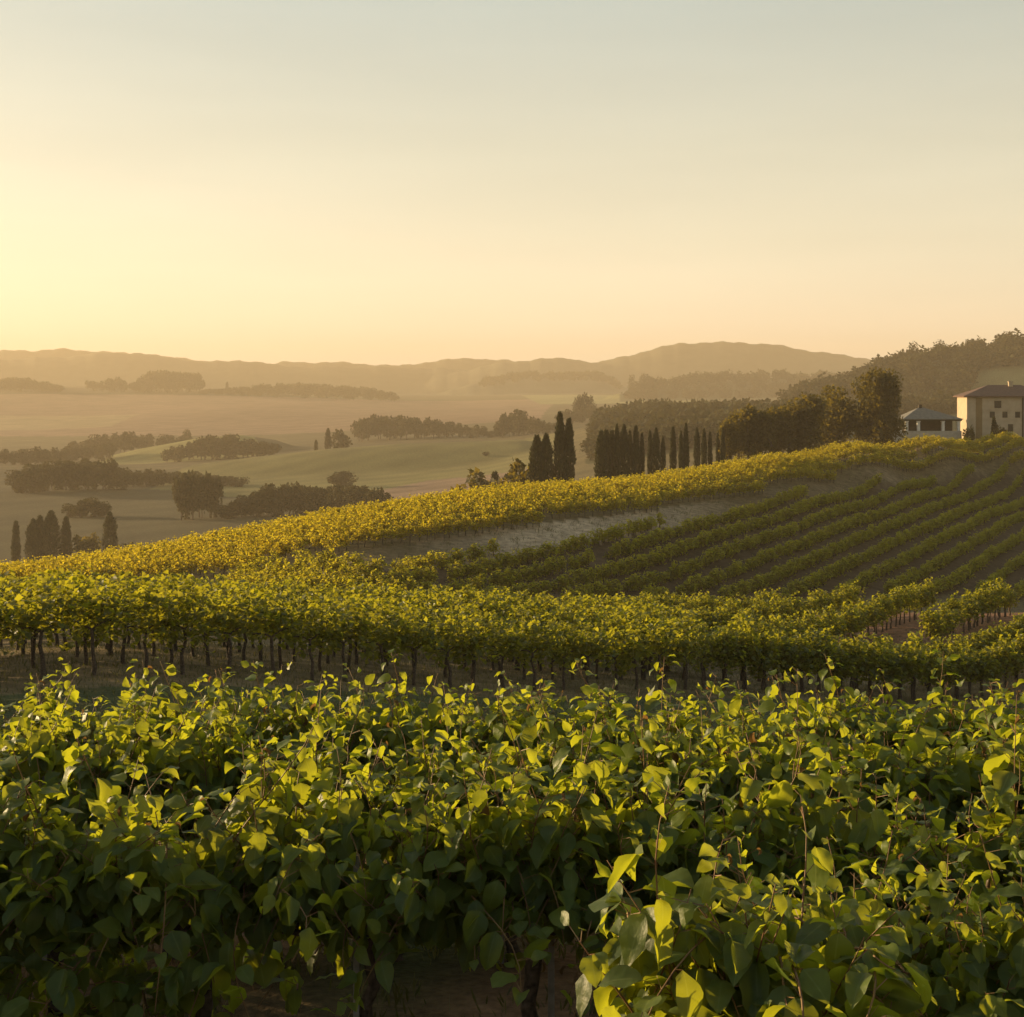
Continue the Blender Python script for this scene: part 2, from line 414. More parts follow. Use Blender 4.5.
RIDGES = [
    ([(40, 475), (95, 460), (140, 449), (200, 438), (240, 435), (275, 440), (310, 452)], 1030, .10),
    ([(140, 482), (190, 466), (250, 458), (330, 449), (400, 444), (520, 440), (570, 446)], 810, .14),
    ([(-200, 500), (60, 494), (130, 491), (190, 489), (240, 494), (300, 510)], 640, .08),  # (profile in px/py, distance, width in ln r)
    ([(-300, 350), (0, 351), (60, 349), (100, 351), (180, 358), (260, 366), (420, 372)], 4000, .05),
    ([(-300, 366), (0, 359), (60, 357), (105, 353), (140, 353), (165, 357), (205, 362), (240, 360), (285, 366), (360, 367), (430, 368), (520, 372), (640, 380)], 3500, .08),
    ([(230, 372), (285, 362), (340, 362), (400, 366), (440, 360), (475, 358), (505, 360), (540, 366), (600, 370)], 3800, .05),
    ([(420, 380), (505, 362), (540, 359), (570, 358), (597, 363), (620, 357), (650, 350), (680, 343), (740, 342), (775, 345), (800, 349), (840, 355), (900, 362), (1100, 372)], 3400, .08),
    ([(440, 392), (490, 381), (520, 377), (560, 376), (600, 376), (615, 383), (640, 392)], 2900, .05),
    ([(610, 396), (650, 388), (700, 381), (770, 380), (830, 381), (900, 385)], 2200, .07),
    ([(-300, 383), (0, 386), (60, 387), (120, 390), (200, 391), (260, 393), (340, 397), (420, 402), (470, 410)], 2450, .13),
    ([(740, 425), (790, 402), (820, 392), (850, 384), (875, 373), (900, 366), (930, 361), (960, 358), (990, 352), (1010, 347), (1030, 345), (1100, 338), (1300, 330)], 1050, .22),
]
CT = np.array(CTRL)
def polar(x, y):
    return np.stack([np.arctan2(x, y) * 2.4, np.log(np.maximum(np.hypot(x, y), 1.0))], -1)
def tps(d2):
    return np.where(d2 > 1e-12, .5 * d2 * np.log(np.maximum(d2, 1e-12)), 0)
CP = polar(CT[:, 0], CT[:, 1])
_n = len(CP)
K = tps(((CP[:, None] - CP[None]) ** 2).sum(-1)) + np.eye(_n) * 2e-4
Pm = np.concatenate([np.ones((_n, 1)), CP], 1)
A_ = np.block([[K, Pm], [Pm.T, np.zeros((3, 3))]])
# solve for the depression angle times range^0.5, which keeps near and far features equally stiff
SC = np.exp(CP[:, 1]) ** .5
COEF = np.linalg.solve(A_, np.concatenate([CT[:, 2] / SC, np.zeros(3)]))
def Zf(x, y):
    x = np.asarray(x, float); y = np.asarray(y, float)
    shp = x.shape
    x = x.ravel(); y = y.ravel()
    out = np.empty(len(x))
    for i in range(0, len(x), 40000):
        p = polar(x[i:i + 40000], y[i:i + 40000])
        k = tps(((p[:, None] - CP[None]) ** 2).sum(-1))
        z = (k @ COEF[:_n] + COEF[_n] + p @ COEF[_n + 1:]) * np.exp(p[:, 1]) ** .5
        th = p[:, 0] / 2.4; lr = p[:, 1]
        front = np.abs(th) < 1.2
        pxx = CX + F_PX * np.tan(np.clip(th, -1.2, 1.2))
        for prof, Y0, sg in RIDGES:
            pp = np.array(prof)
            if Y0 < 1500:
                fade = front * 1.0
            else:
                fade = np.clip((1.2 - np.abs(th)) / .4, 0, 1)
            py = np.interp(pxx, pp[:, 0], pp[:, 1])
            edge = np.clip((pxx - pp[0, 0]) / 60 + 1, 0, 1) * np.clip((pp[-1, 0] - pxx) / 60 + 1, 0, 1)
            py = py + (.7 * np.sin(pxx * .11 + Y0) + .5 * np.sin(pxx * .31 + Y0) + .18 * np.sin(pxx * .83 + 2 * Y0)) * (Y0 > 1500)
            zp = (HOR - py) * Y0 / F_PX
            dep = np.exp(lr) * np.cos(np.clip(th, -1.2, 1.2))
            gg = np.exp(-(np.log(np.maximum(dep, 1) / Y0) / sg) ** 2) * fade * edge
            h = -60 + (zp + 60) * gg
            z = np.where(dep > 350, 1.2 * np.logaddexp(z / 1.2, h / 1.2), z)
        out[i:i + 40000] = z
    return out.reshape(shp)
def Z1(x, y): return float(Zf(np.array([x]), np.array([y]))[0])

def inpoly(px, Y, poly):
    inside = np.zeros(px.shape, bool)
    n = len(poly)
    for i in range(n):
        x0, y0 = poly[i]; x1, y1 = poly[(i + 1) % n]
        cnd = ((y0 > Y) != (y1 > Y))
        with np.errstate(divide='ignore', invalid='ignore'):
            xi = (x1 - x0) * (Y - y0) / (y1 - y0 + 1e-12) + x0
        inside ^= cnd & (px < xi)
    return inside

def front_Y(pts, Ya=96, Yb=236):
    """(px, py) picked on the near hill -> (px, distance)"""
    out = []
    for px, py in pts:
        Y = np.linspace(Ya, Yb, 281); q = HOR - Zf((px - CX) * Y / F_PX, Y) * F_PX / Y
        k = np.argmax(q <= py) if (q <= py).any() else int(np.argmin(q))
        out.append((px, float(Y[k])))
    return out
SLOPE_TOP = front_Y([(250, 572), (370, 569), (520, 551), (600, 539), (680, 525), (740, 510), (800, 498), (900, 482), (1000, 470), (1120, 463)])
UPPER_LOW = front_Y([(370, 549), (520, 530), (600, 520), (680, 509), (760, 496), (850, 480), (940, 468), (1040, 460), (1120, 457)])
CREST = [(-80, 160), (40, 164), (200, 165), (350, 178), (500, 195), (600, 193), (700, 197), (780, 209), (860, 222), (940, 238), (1024, 254), (1120, 262)]
POLY_SLOPE = [(200, 95), (400, 96), (560, 108), (680, 117), (850, 132), (1000, 145), (1120, 153)] + SLOPE_TOP[::-1]
POLY_UPPER = [(-80, 130), (100, 115), (250, 113)] + UPPER_LOW + CREST[::-1]
POLY_STRIP = [(px, Y - 1.5) for px, Y in SLOPE_TOP[1:]] + [(px, Y + 1.5) for px, Y in UPPER_LOW[::-1]]

th_front = np.linspace(-.52, .52, 640)
th_back = np.linspace(.52, 2 * np.pi - .52, 90)[1:-1]
TH = np.concatenate([th_front, th_back])
RR = np.exp(np.concatenate([np.linspace(math.log(1.2), math.log(12), 110, endpoint=False), np.linspace(math.log(12), math.log(320), 260, endpoint=False), np.linspace(math.log(320), math.log(4500), 270)]))
GX = RR[:, None] * np.sin(TH)[None]; GY = RR[:, None] * np.cos(TH)[None]
GZ = Zf(GX, GY)
nr, nt_ = GX.shape
i = np.arange(nr - 1)[:, None] * nt_; j = np.arange(nt_)[None]; j2 = (j + 1) % nt_
TQ = np.stack([i + j, i + nt_ + j, i + nt_ + j2, i + j2], -1).reshape(-1, 4)[:, ::-1]
g = Geo()
ctr = np.array([[0, 0, float(GZ[0].mean())]])
TV = np.concatenate([np.stack([GX, GY, GZ], -1).reshape(-1, 3), ctr])
g.add(TV, TQ, [(k, (k + 1) % nt_, nr * nt_) for k in range(nt_)])
M_ground = terrain_mat()
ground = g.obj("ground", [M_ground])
tag(ground, kind="structure")
# albedo
gx, gy = TV[:, 0], TV[:, 1]
yy = np.maximum(gy, .01); gpx = np.where(gy > 0, CX + F_PX * gx / yy, -9999)
dist = np.hypot(gx, gy)
def vn(x, y, sc, seed):
    r_ = np.random.default_rng(seed); o = np.zeros(x.shape)
    for k in range(6):
        a_ = r_.uniform(0, 2 * np.pi); f = sc * r_.uniform(.6, 1.6)
        o += np.sin((x * np.cos(a_) + y * np.sin(a_)) * f + r_.uniform(0, 6.28))
    return o / 6
ALB = np.empty((len(TV), 3)); ALB[:] = (.13, .12, .05)
def setc(mask, c_): ALB[mask] = c_
soil = np.array((.20, .115, .062)); grassc = np.array((.055, .065, .022))
near = dist < 70
mixn = np.clip(vn(gx, gy, 2.2, 1) * 1.6 + .25, 0, 1)[:, None]
ALB[near] = (soil * (1 - mixn) + grassc * mixn)[near]
strip = (gy > 13) & (gy < 24 + 1.0 * (gx + 9)) & (gy < 60)
setc((dist >= 18) & (dist < 75), (.20, .145, .075)); ALB[(dist >= 18) & (dist < 75)] *= (1 + .5 * vn(gx, gy, 1.6, 31))[(dist >= 18) & (dist < 75)][:, None]
setc(strip, (.095, .10, .040))
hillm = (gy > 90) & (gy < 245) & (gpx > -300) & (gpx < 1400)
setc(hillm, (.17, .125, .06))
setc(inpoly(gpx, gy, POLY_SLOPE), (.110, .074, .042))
setc((gy > 60) & (gy < 95) & (gpx > 600), (.22, .12, .07))
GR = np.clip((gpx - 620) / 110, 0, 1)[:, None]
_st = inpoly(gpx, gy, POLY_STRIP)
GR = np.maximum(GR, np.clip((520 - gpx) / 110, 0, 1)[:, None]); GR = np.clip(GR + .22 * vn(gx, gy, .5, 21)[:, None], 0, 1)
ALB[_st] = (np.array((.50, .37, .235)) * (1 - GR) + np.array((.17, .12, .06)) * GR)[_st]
far_ = gy > 330
setc(far_, (.125, .10, .048))
setc((gy > 330) & (gy < 820) & (gpx < 330), (.080, .068, .034))
setc(far_ & inpoly(gpx, gy, [(150, 640), (330, 560), (560, 480), (560, 950), (300, 900), (180, 800)]), (.165, .145, .052))     # green field
setc(far_ & inpoly(gpx, gy, [(300, 420), (560, 360), (560, 640), (430, 660), (330, 560)]), (.20, .13, .085))                 # ploughed field
setc(far_ & inpoly(gpx, gy, [(70, 900), (260, 950), (250, 1110), (120, 1060)]), (.26, .23, .08))
setc(far_ & inpoly(gpx, gy, [(-200, 1450), (150, 1350), (540, 1300), (560, 2300), (-200, 2400)]), (.25, .155, .10))           # bare pinkish field
setc(far_ & inpoly(gpx, gy, [(-200, 1500), (110, 1500), (140, 1750), (-200, 1800)]), (.30, .22, .12))
setc(far_ & inpoly(gpx, gy, [(540, 2000), (700, 1700), (720, 2300), (520, 2600)]), (.26, .24, .10))
setc(far_ & inpoly(gpx, gy, [(590, 1150), (640, 1100), (640, 1500), (590, 1500)]), (.34, .32, .09))
setc((gy > 2750) & (gy < 4400), (.12, .115, .075))
setc((gy > 1950) & (gy < 2400) & (gpx > 620), (.07, .072, .035))
setc((gy > 480) & inpoly(gpx, gy, [(585, 600), (800, 520), (1200, 480), (1200, 1300), (640, 1300), (600, 950)]), (.050, .052, .024))
setc(inpoly(gpx, gy, [(-200, 2200), (130, 2250), (300, 2330), (300, 2420), (-200, 2480)]), (.09, .07, .04))
setc((gy > 700) & inpoly(gpx, gy, [(955, 820), (1200, 760), (1200, 950), (975, 960)]), (.19, .17, .075))
ALB *= (1 + (.14 * vn(gx, gy, .02, 4) + .22 * vn(gx, gy, .006, 9)) * (dist > 300))[:, None]
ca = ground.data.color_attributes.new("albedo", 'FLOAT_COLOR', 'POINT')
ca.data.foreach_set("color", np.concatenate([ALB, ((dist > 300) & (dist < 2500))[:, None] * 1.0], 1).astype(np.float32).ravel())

# ------------------------------------------------------------------ haze
hz = Geo(); ZMIN = float(GZ.min()) - 1.0; ZMAX = float(GZ.max()) + 25.0
hz.box((-4700, -4700, ZMIN), (4700, 4700, ZMAX))
mh = bpy.data.materials.new("haze_air"); mh.use_nodes = True
hn = mh.node_tree; hn.nodes.remove(hn.nodes["Principled BSDF"])
pv = hn.nodes.new("ShaderNodeVolumePrincipled")
pv.inputs["Color"].default_value = (.93, .77, .55, 1)
pv.inputs["Density"].default_value = HAZE_DENSITY
pv.inputs["Anisotropy"].default_value = HAZE_ANISO
hn.links.new(pv.outputs[0], hn.nodes["Material Output"].inputs["Volume"])
haze = hz.obj("haze", [mh], smooth=False)
tag(haze, kind="stuff")

# ------------------------------------------------------------------ buildings
def ordinal(k):
    return ["first", "second", "third", "fourth", "fifth", "sixth", "seventh", "eighth", "ninth", "tenth", "eleventh", "twelfth",
            "thirteenth", "fourteenth", "fifteenth", "sixteenth", "seventeenth", "eighteenth", "nineteenth", "twentieth"][k]

M_plaster = noise_mat("cream_plaster", (.40, .31, .21), (.50, .40, .28), .8, .9, .1)
M_plaster_shade = noise_mat("shaded_plaster", (.20, .13, .06), (.28, .19, .09), .8, .9, .1)  # plaster in the darker tone of the shaded corner
M_tile = noise_mat("roof_tile", (.10, .058, .042), (.16, .092, .066), 3, .85, .5)
M_slate = noise_mat("grey_roof", (.15, .135, .11), (.21, .19, .155), 2, .7, .2)
M_white = noise_mat("white_paint", (.62, .58, .52), (.74, .70, .64), 2, .7, .1)
M_dark = noise_mat("dark_timber", (.03, .022, .016), (.06, .045, .03), 3, .8, .2)
M_stone = noise_mat("grey_stone", (.34, .30, .25), (.46, .41, .34), 1.5, .9, .4)
mg, ntg, pg, _o = newmat("window_glass")
pg.inputs["Base Color"].default_value = (.02, .02, .022, 1); pg.inputs["Roughness"].default_value = .15

def hip_roof(g, x0, x1, y0, y1, z, h, inset, th=.22, m=0, apex=None):
    ym = (y0 + y1) / 2
    V = [(x0, y0, z), (x1, y0, z), (x1, y1, z), (x0, y1, z), (x0, y0, z + th), (x1, y0, z + th), (x1, y1, z + th), (x0, y1, z + th),
         (x0 + inset, ym, z + th + h), (x1 - inset, ym, z + th + h)]
    if apex is not None: V[8] = (apex - .4, ym, z + th + h); V[9] = (apex + .4, ym, z + th + h)
    g.add(V, [(0, 3, 2, 1), (0, 1, 5, 4), (1, 2, 6, 5), (2, 3, 7, 6), (3, 0, 4, 7), (4, 5, 9, 8), (6, 7, 8, 9)], [(5, 6, 9), (7, 4, 8)], m=m)

def farmhouse():
    Y = 288.0; x0 = (967 - CX) * Y / F_PX
    zb = Z1(x0 + 6, Y) - .4
    root = empty("farmhouse", (x0, Y, zb), R(-7))
    tag(root, "cream two storey farmhouse with low brown tiled roof at the right edge", "house")
    H = (HOR - 397.0) * Y / F_PX - zb
    W_, D_ = 17.0, 10.5
    g = Geo(); g.box((0, 0, 0), (W_, D_, H)); g.obj("wall", [M_plaster], root, False)
    g = Geo(); g.box((1.75, -.08, 0), (3.0, -.003, H - .25)); g.obj("corner_shade", [M_plaster_shade], root, False)  # brown strip standing in for the shadowed recess near the corner
    g = Geo(); g.box((3.0, -.14, H - 2.75), (11.0, -.003, H - 2.55)); g.obj("ledge", [M_plaster], root, False)
    g = Geo(); g.box((10.85, -.22, 0), (11.15, -.003, H - .1)); g.obj("downpipe", [M_dark], root, False)
    g = Geo(); hip_roof(g, -.75, W_ + .75, -.75, D_ + .75, H, 2.3, 6.0)
    rf = g.obj("roof", [M_tile], root, False)
    g = Geo(); g.box((9.2, 4.2, H + 1.6), (10.0, 5.0, H + 3.1)); g.box((9.1, 4.1, H + 3.1), (10.1, 5.1, H + 3.25)); g.obj("chimney", [M_plaster], rf, False)
    for cx_, cz, w_, h_ in ((5.0, H - 3.6, .75, 1.0), (7.5, H - 3.6, .75, 1.0), (10.0, H - 3.6, .75, 1.0), (6.1, H - 1.5, 1.1, 1.25), (5.6, H - 6.3, .8, 1.2), (8.6, H - 6.3, .8, 1.3), (13.5, H - 3.6, .8, 1.1)):
        g = Geo(); f = .11
        for lo, hi in (((cx_ - w_ / 2 - f, -.07, cz - h_ / 2 - f), (cx_ - w_ / 2, -.004, cz + h_ / 2 + f)), ((cx_ + w_ / 2, -.07, cz - h_ / 2 - f), (cx_ + w_ / 2 + f, -.004, cz + h_ / 2 + f)),
                       ((cx_ - w_ / 2, -.07, cz + h_ / 2), (cx_ + w_ / 2, -.004, cz + h_ / 2 + f)), ((cx_ - w_ / 2, -.09, cz - h_ / 2 - f), (cx_ + w_ / 2, -.004, cz - h_ / 2))):
            g.box(lo, hi)
        fr = g.obj("window", [M_dark], root, False)
        g = Geo(); g.box((cx_ - w_ / 2, -.03, cz - h_ / 2), (cx_ + w_ / 2, -.004, cz + h_ / 2)); g.obj("pane", [mg], fr, False)
farmhouse()

def pavilion():
    Y = 284.0; x0 = (891 - CX) * Y / F_PX
    zb = Z1(x0 + 7, Y) - .5
    zt = lambda py: (HOR - py) * Y / F_PX - zb
    root = empty("garden_pavilion", (x0, Y, zb), R(3))
    tag(root, "low grey roofed pavilion with white pillars between the big tree and farmhouse", "pavilion")
    e = zt(421.0); top = zt(407.0); bw = zt(431.0)
    X = lambda px: (px - 891) * Y / F_PX
    g = Geo(); g.box((0, 0, 0), (X(963), .4, bw)); g.obj("low_wall", [M_stone], root, False)
    g = Geo(); g.box((X(908), 4.6, 0), (X(962), 5.0, e)); g.box((X(908), .9, 0), (X(908) + .2, 4.6, e - .4)); g.obj("back_wall", [M_dark], root, False)
    for px in (894, 901, 908, 920, 945, 961):
        g = Geo(); a = X(px); hgt = e - (.5 if px < 905 else 0)
        g.box((a - .28, .42, 0), (a + .28, .95, hgt - .2)); g.box((a - .36, .405, hgt - .2), (a + .36, 1.0, hgt - .005)); g.obj("pillar", [M_white], root, False)
    g = Geo(); g.box((X(904), .3, e), (X(964), 5.2, e + .28)); g.obj("beam", [M_dark], root, False)
    g = Geo(); hip_roof(g, X(903), X(964.5), -.1, 5.8, e + .283, top - e - .5, 4.5, .12, apex=X(926))
    rf = g.obj("roof", [M_slate], root, False)
    g = Geo(); g.box((X(924), 2.6, top - .35), (X(927), 3.2, top + .45)); g.obj("vent_stack", [M_dark], rf, False)
pavilion()

def small_house(px, py, Y, wpx, hpx, label):
    x, y, _z = PT(px, py, Y); z = Z1(x, y) - .5
    s = Y / F_PX; W_, H = wpx * s, hpx * s
    root = empty("distant_farmhouse", (x, y, z), R(20))
    tag(root, label, "house")
    g = Geo(); g.box((-W_ / 2, -W_ * .35, 0), (W_ / 2, W_ * .35, H)); g.obj("wall", [M_white], root, False)
    g = Geo(); hip_roof(g, -W_ * .56, W_ * .56, -W_ * .42, W_ * .42, H, H * .4, W_ * .3); g.obj("roof", [M_tile], root, False)
    for k in (-.25, .25):
        g = Geo(); g.box((k * W_ - .6, -W_ * .35 - .08, H * .4), (k * W_ + .6, -W_ * .35 - .003, H * .4 + 1.8)); g.obj("window", [M_dark], root, False)
small_house(782, 393, 2100, 8, 4.5, "tiny pale farmhouse far off below the wooded right hill")

# ------------------------------------------------------------------ trees
def crown_round(g, r_, n=900, leaf=.06, squash=(.42, .42, .38), cz=.60, lobes=16, m=0, column=None):
    """leaf clumps around lobes in a crown of unit tree height"""
    C_ = []
    for k in range(lobes):
        v = norm(r_.standard_normal(3)); rad = r_.uniform(.45, .95)
        if column:                                     # blocky upright crown: (radius, lowest, highest)
            a = r_.uniform(0, 6.28); q = k / (lobes - 1); rr_ = column[0] * np.interp(q, [0, .15, .5, .85, 1], [.75, .95, 1, .9, .55]) * r_.uniform(.35, 1) ** .5
            C_.append(np.array([math.cos(a) * rr_, math.sin(a) * rr_, column[1] + (column[2] - column[1]) * q])); continue
        C_.append(np.array(squash) * v * rad + np.array([0, 0, cz]))
    C_ = np.array(C_)
    k = r_.integers(0, lobes, n)
    lr = r_.uniform(.10, .19, lobes)[k]
    off = norm(r_.standard_normal((n, 3))) * (lr * r_.uniform(.55, 1.05, n) ** .6)[:, None]
    P = C_[k] + off
    top_ = np.percentile(P[:, 2], 99.3); P[:, 2] /= top_; C_[:, 2] /= top_
    d = norm(off + r_.standard_normal((n, 3)) * .05 + np.array([0, 0, -.03]))
    nrm = norm(r_.standard_normal((n, 3)) + off * 6)
    tint = np.clip(r_.uniform(.1, .9, n) + r_.uniform(-.25, .25, lobes)[k], 0, 1)
    add_small_leaves(g, P, norm(np.cross(d, nrm) + d * .3), norm(d + .5 * nrm), leaf * r_.uniform(.7, 1.5, n), np.full(n, .75), r_.uniform(-.15, .3, n), tint, m)
    return C_

def trunk_round(g, r_, C_, m=0, rad=.028, h0=0.0, h1=.5):
    P = np.array([[r_.normal() * .008 * k, r_.normal() * .008 * k, h0 + (h1 - h0) * k / 5] for k in range(6)]); P[0] = (0, 0, -.03)
    g.tube(P, np.linspace(rad * 1.25, rad * .55, 6), 7, m, rough=.06, r_=r_)
    for k in range(min(7, len(C_))):
        s = P[r_.integers(2, 6)]; e = C_[k]
        mid = (s + e) / 2 + r_.normal(size=3) * .02
        g.tube(np.array([s, mid, e]), np.array([rad * .45, rad * .3, rad * .12]), 5, m)

def crown_cypress(g, r_, n=1500, wid=.11, leaf=.05, m=0, tip=.62, base=.04):
    t = r_.uniform(0, 1, n) ** .9
    prof = np.interp(t, [0, .05, .25, tip, .85, 1], [.55, .8, 1, .82, .48, .06])
    az = r_.uniform(0, 2 * np.pi, n)
    fl = 1 + .22 * np.sin(az * 3 + t * 9 + r_.uniform(0, 6)) * np.sin(t * 23 + az) + .10 * r_.standard_normal(n)
    rad = wid * prof * fl * r_.uniform(.6, 1.0, n) ** .5
    P = np.stack([np.cos(az) * rad, np.sin(az) * rad, base + t * (1 - base - .03)], -1)
    out = np.stack([np.cos(az), np.sin(az), np.zeros(n)], -1)
    d = norm(out * .45 + np.array([0, 0, 1.]) + r_.standard_normal((n, 3)) * .2)
    add_small_leaves(g, P, d, norm(out + r_.standard_normal((n, 3)) * .35), leaf * r_.uniform(.7, 1.5, n), np.full(n, .5), r_.uniform(0, .3, n), r_.uniform(0, 1, n), m)

def trunk_cypress(g, r_, m=0):
    g.tube(np.array([[0, 0, -.04], [0, 0, .1], [.003, 0, .3], [0, .003, .6], [0, 0, .9]]), np.array([.02, .017, .014, .009, .003]), 7, m, rough=.06, r_=r_)

# tree kinds that show their parts: Empty > trunk, crown
def tree_proto(name, kind, seed, **kw):
    r_ = np.random.default_rng(seed)
    root = empty(name)
    g, gt = Geo(), Geo()
    if kind == 'cypress':
        crown_cypress(g, r_, **kw); trunk_cypress(gt, r_)
        g.obj("crown", [M_cyp], root)
    else:
        C_ = crown_round(g, r_, **kw); trunk_round(gt, r_, C_)
        g.obj("crown", [M_tree], root)
    gt.obj("trunk", [M_trunk], root)
    return root

USED = set()
def place(proto, px, top, Y, base_py=None, wscale=1.0, label="", cat="tree", group=None, name=None, sink=.3):
    """stand a copy of the tree where the photograph has it; height from its top"""
    x = (px - CX) * Y / F_PX; zg = Z1(x, Y) - sink
    h = (HOR - top) * Y / F_PX - zg
    if proto in USED: o = copy_tree(proto)
    else: o = proto; USED.add(proto)
    o.location = (x, Y, zg)
    o.rotation_euler = (0, 0, random.uniform(0, 6.28))
    o.scale = (h * wscale, h * wscale, h)
    for k in ("label", "category", "group"):
        if k in o: del o[k]
    tag(o, label, cat, group)
    return o

CYP = [tree_proto("cypress_tree", 'cypress', 20 + k, n=1900, wid=w_, tip=tp) for k, (w_, tp) in enumerate([(.10, .55), (.115, .68), (.085, .6), (.14, .7), (.10, .5)])]
# two pairs at the crest
for px, top, k, ws, lab in ((537, 436, 1, 1.0, "leftmost and broader of the four dark cypresses above the crest"),
                            (546, 434, 3, .8, "second short dark cypress from left in the group of four above the crest"),
                            (560, 413, 0, .75, "tallest pointed dark cypress in the group of four above the crest"),
                            (569, 419, 2, .85, "rightmost slim dark cypress in the group of four above the crest")):
    place(CYP[k], px, top, 236, wscale=ws, label=lab, cat="cypress tree", group="four cypresses above the crest")
place(CYP[4], 495, 472, 300, wscale=.9, label="single small cypress beside a dark bush left of the four cypresses", cat="cypress tree")
# the long line
line = [(601, 431), (606, 430), (612, 431), (617, 425), (624, 425), (630, 431), (636, 426), (642, 433), (650, 431), (656, 428), (663, 436), (673, 427), (681, 431), (686, 424), (697, 428), (704, 429), (710, 432), (718, 431), (723, 428)]
for k, (px, top) in enumerate(line):
    Y = 246 + (px - 600) * .07 + (k % 3) * 1.6
    place(CYP[(k * 3 + 1) % 5], px, top, Y, wscale=(.95 if k < 3 else .60) * random.uniform(.85, 1.1),
          label="%s cypress from the left in the long line behind the lit ridge" % ordinal(k), cat="cypress tree", group="line of cypresses behind the ridge")
# lower left cypresses
for px, top, k, ws, lab in ((16, 521, 4, .9, "slim cypress at the far left edge below the valley"), (33, 519, 3, 1.05, "left one of the merged cypress mass at far left"),
                            (40, 516, 1, 1.2, "middle one of the merged cypress mass at far left"), (51, 511, 3, 1.15, "tall blunt right one of the merged cypress mass at far left"),
                            (66, 517, 2, 1.2, "thin cypress just right of the merged mass at far left"), (110, 512, 3, .98, "solitary pointed cypress standing apart at lower left")):
    place(CYP[k], px, top, 395, wscale=ws, label=lab, cat="cypress tree", group="cypresses at the lower left")

BIG = tree_proto("broadleaf_tree", 'round', 51, n=11000, leaf=.034, lobes=46, column=(.30, .16, .90))
place(BIG, 876, 373, 262, wscale=.88, label="large tall broadleaf tree with its left side sunlit beside the pavilion", cat="tree")
ROUND = tree_proto("broadleaf_tree", 'round', 52, n=6000, leaf=.04, squash=(.46, .46, .40), cz=.52, lobes=36)
place(ROUND, 830, 389, 268, wscale=1.0, label="round dark broadleaf tree just left of the large tall tree", cat="tree")
POP = [tree_proto("broadleaf_tree", 'round', 60 + k, n=2600, leaf=.05, squash=(.17, .17, .46), cz=.50, lobes=20) for k in range(3)]
for k, (px, top, ws) in enumerate(((729, 420, .85), (738, 413, .85), (749, 408, .9), (760, 413, .85), (769, 411, .9), (778, 409, .85), (789, 407, .9), (800, 402, 1.0), (809, 397, 1.0))):
    place(POP[k % 3], px, top, 256 + (k % 2) * 3, wscale=ws, label="%s narrow broadleaf tree rightward from the cypress line, behind the ridge" % ordinal(k), cat="tree", group="narrow trees between cypresses and round tree")

# bushes
BUSH = [tree_proto("bush", 'round', 70 + k, n=1200, leaf=.09, squash=(.62, .62, .42), cz=.48, lobes=14) for k in range(2)]
for px, top, Y, ws, lab in ((482, 476, 300, 1.0, "dark rounded bush behind the crest left of the small cypress"), (527, 462, 240, .8, "golden sunlit bush at the left foot of the four cypresses"),
                            (522, 471, 236, 1.1, "low dark bush in front of the golden bush"),
                            (1000, 427, 282, .55, "dark shrub in front of the farmhouse wall"), (1007, 431, 281, .7, "lower dark shrub right of the taller shrub before the farmhouse"), (969, 427, 284, .5, "brownish shrub at the farmhouse corner beside the pavilion"),
                            (82, 536, 395, .9, "small bush left of the solitary cypress"), (92, 535, 395, .9, "second small bush close left of the solitary cypress"), (129, 543, 390, 1.2, "low dark bush right of the solitary cypress")):
    place(BUSH[random.randint(0, 1)], px, top, Y, wscale=ws, label=lab, cat="bush")
place(CYP[2], 994, 417, 283, wscale=1.0, label="small thin dark cypress in front of the farmhouse wall", cat="cypress tree")

# far trees: one mesh each (too small for parts), copies share the mesh
def far_mesh(kind, seed):
    r_ = np.random.default_rng(seed); g = Geo()
    if kind == 'round':
        C_ = crown_round(g, r_, n=800, leaf=.10, squash=(.46, .46, .40), cz=.52, lobes=15); trunk_round(g, r_, C_, 1)
    elif kind == 'tall':
        C_ = crown_round(g, r_, n=600, leaf=.07, squash=(.15, .15, .46), cz=.52, lobes=14); trunk_round(g, r_, C_, 1)
    elif kind == 'pine':
        C_ = crown_round(g, r_, n=420, leaf=.07, squash=(.26, .26, .22), cz=.76, lobes=10); trunk_round(g, r_, C_, 1)
    else:
        crown_cypress(g, r_, n=700, wid=.13, leaf=.08); trunk_cypress(g, r_, 1)
    return g.mesh("far_tree", [M_far, M_trunk])
FAR = {k: [far_mesh(k, 90 + 7 * q + len(k)) for q in range(3)] for k in ('round', 'tall', 'pine', 'cyp')}
def base_Y(px, py, Ya, Yb):
    """distance, between Ya and Yb, at which the ground appears at height py"""
    Y = np.linspace(Ya, Yb, 160); z = Zf((px - CX) * Y / F_PX, Y)
    return float(Y[np.argmin(np.abs(HOR - z * F_PX / Y - py))])
def far_tree(kind, px, top, Y, label, group=None, ws=1.0, cat="tree", hmin=3.0, aspect=None):
    x = (px - CX) * Y / F_PX; zg = Z1(x, Y) - .6
    h = max((HOR - top) * Y / F_PX - zg, hmin)
    wd = h * ws if aspect is None else max(h * ws, aspect)
    o = bpy.data.objects.new("bush" if cat == "bush" else {'cyp': "cypress_tree", 'pine': "pine_tree"}.get(kind, "broadleaf_tree"), random.choice(FAR[kind]))
    o.location = (x, Y, zg); o.scale = (wd, wd, h); o.rotation_euler = (0, 0, random.uniform(0, 6.28))
    col.objects.link(o); tag(o, label, cat, group)
    return o
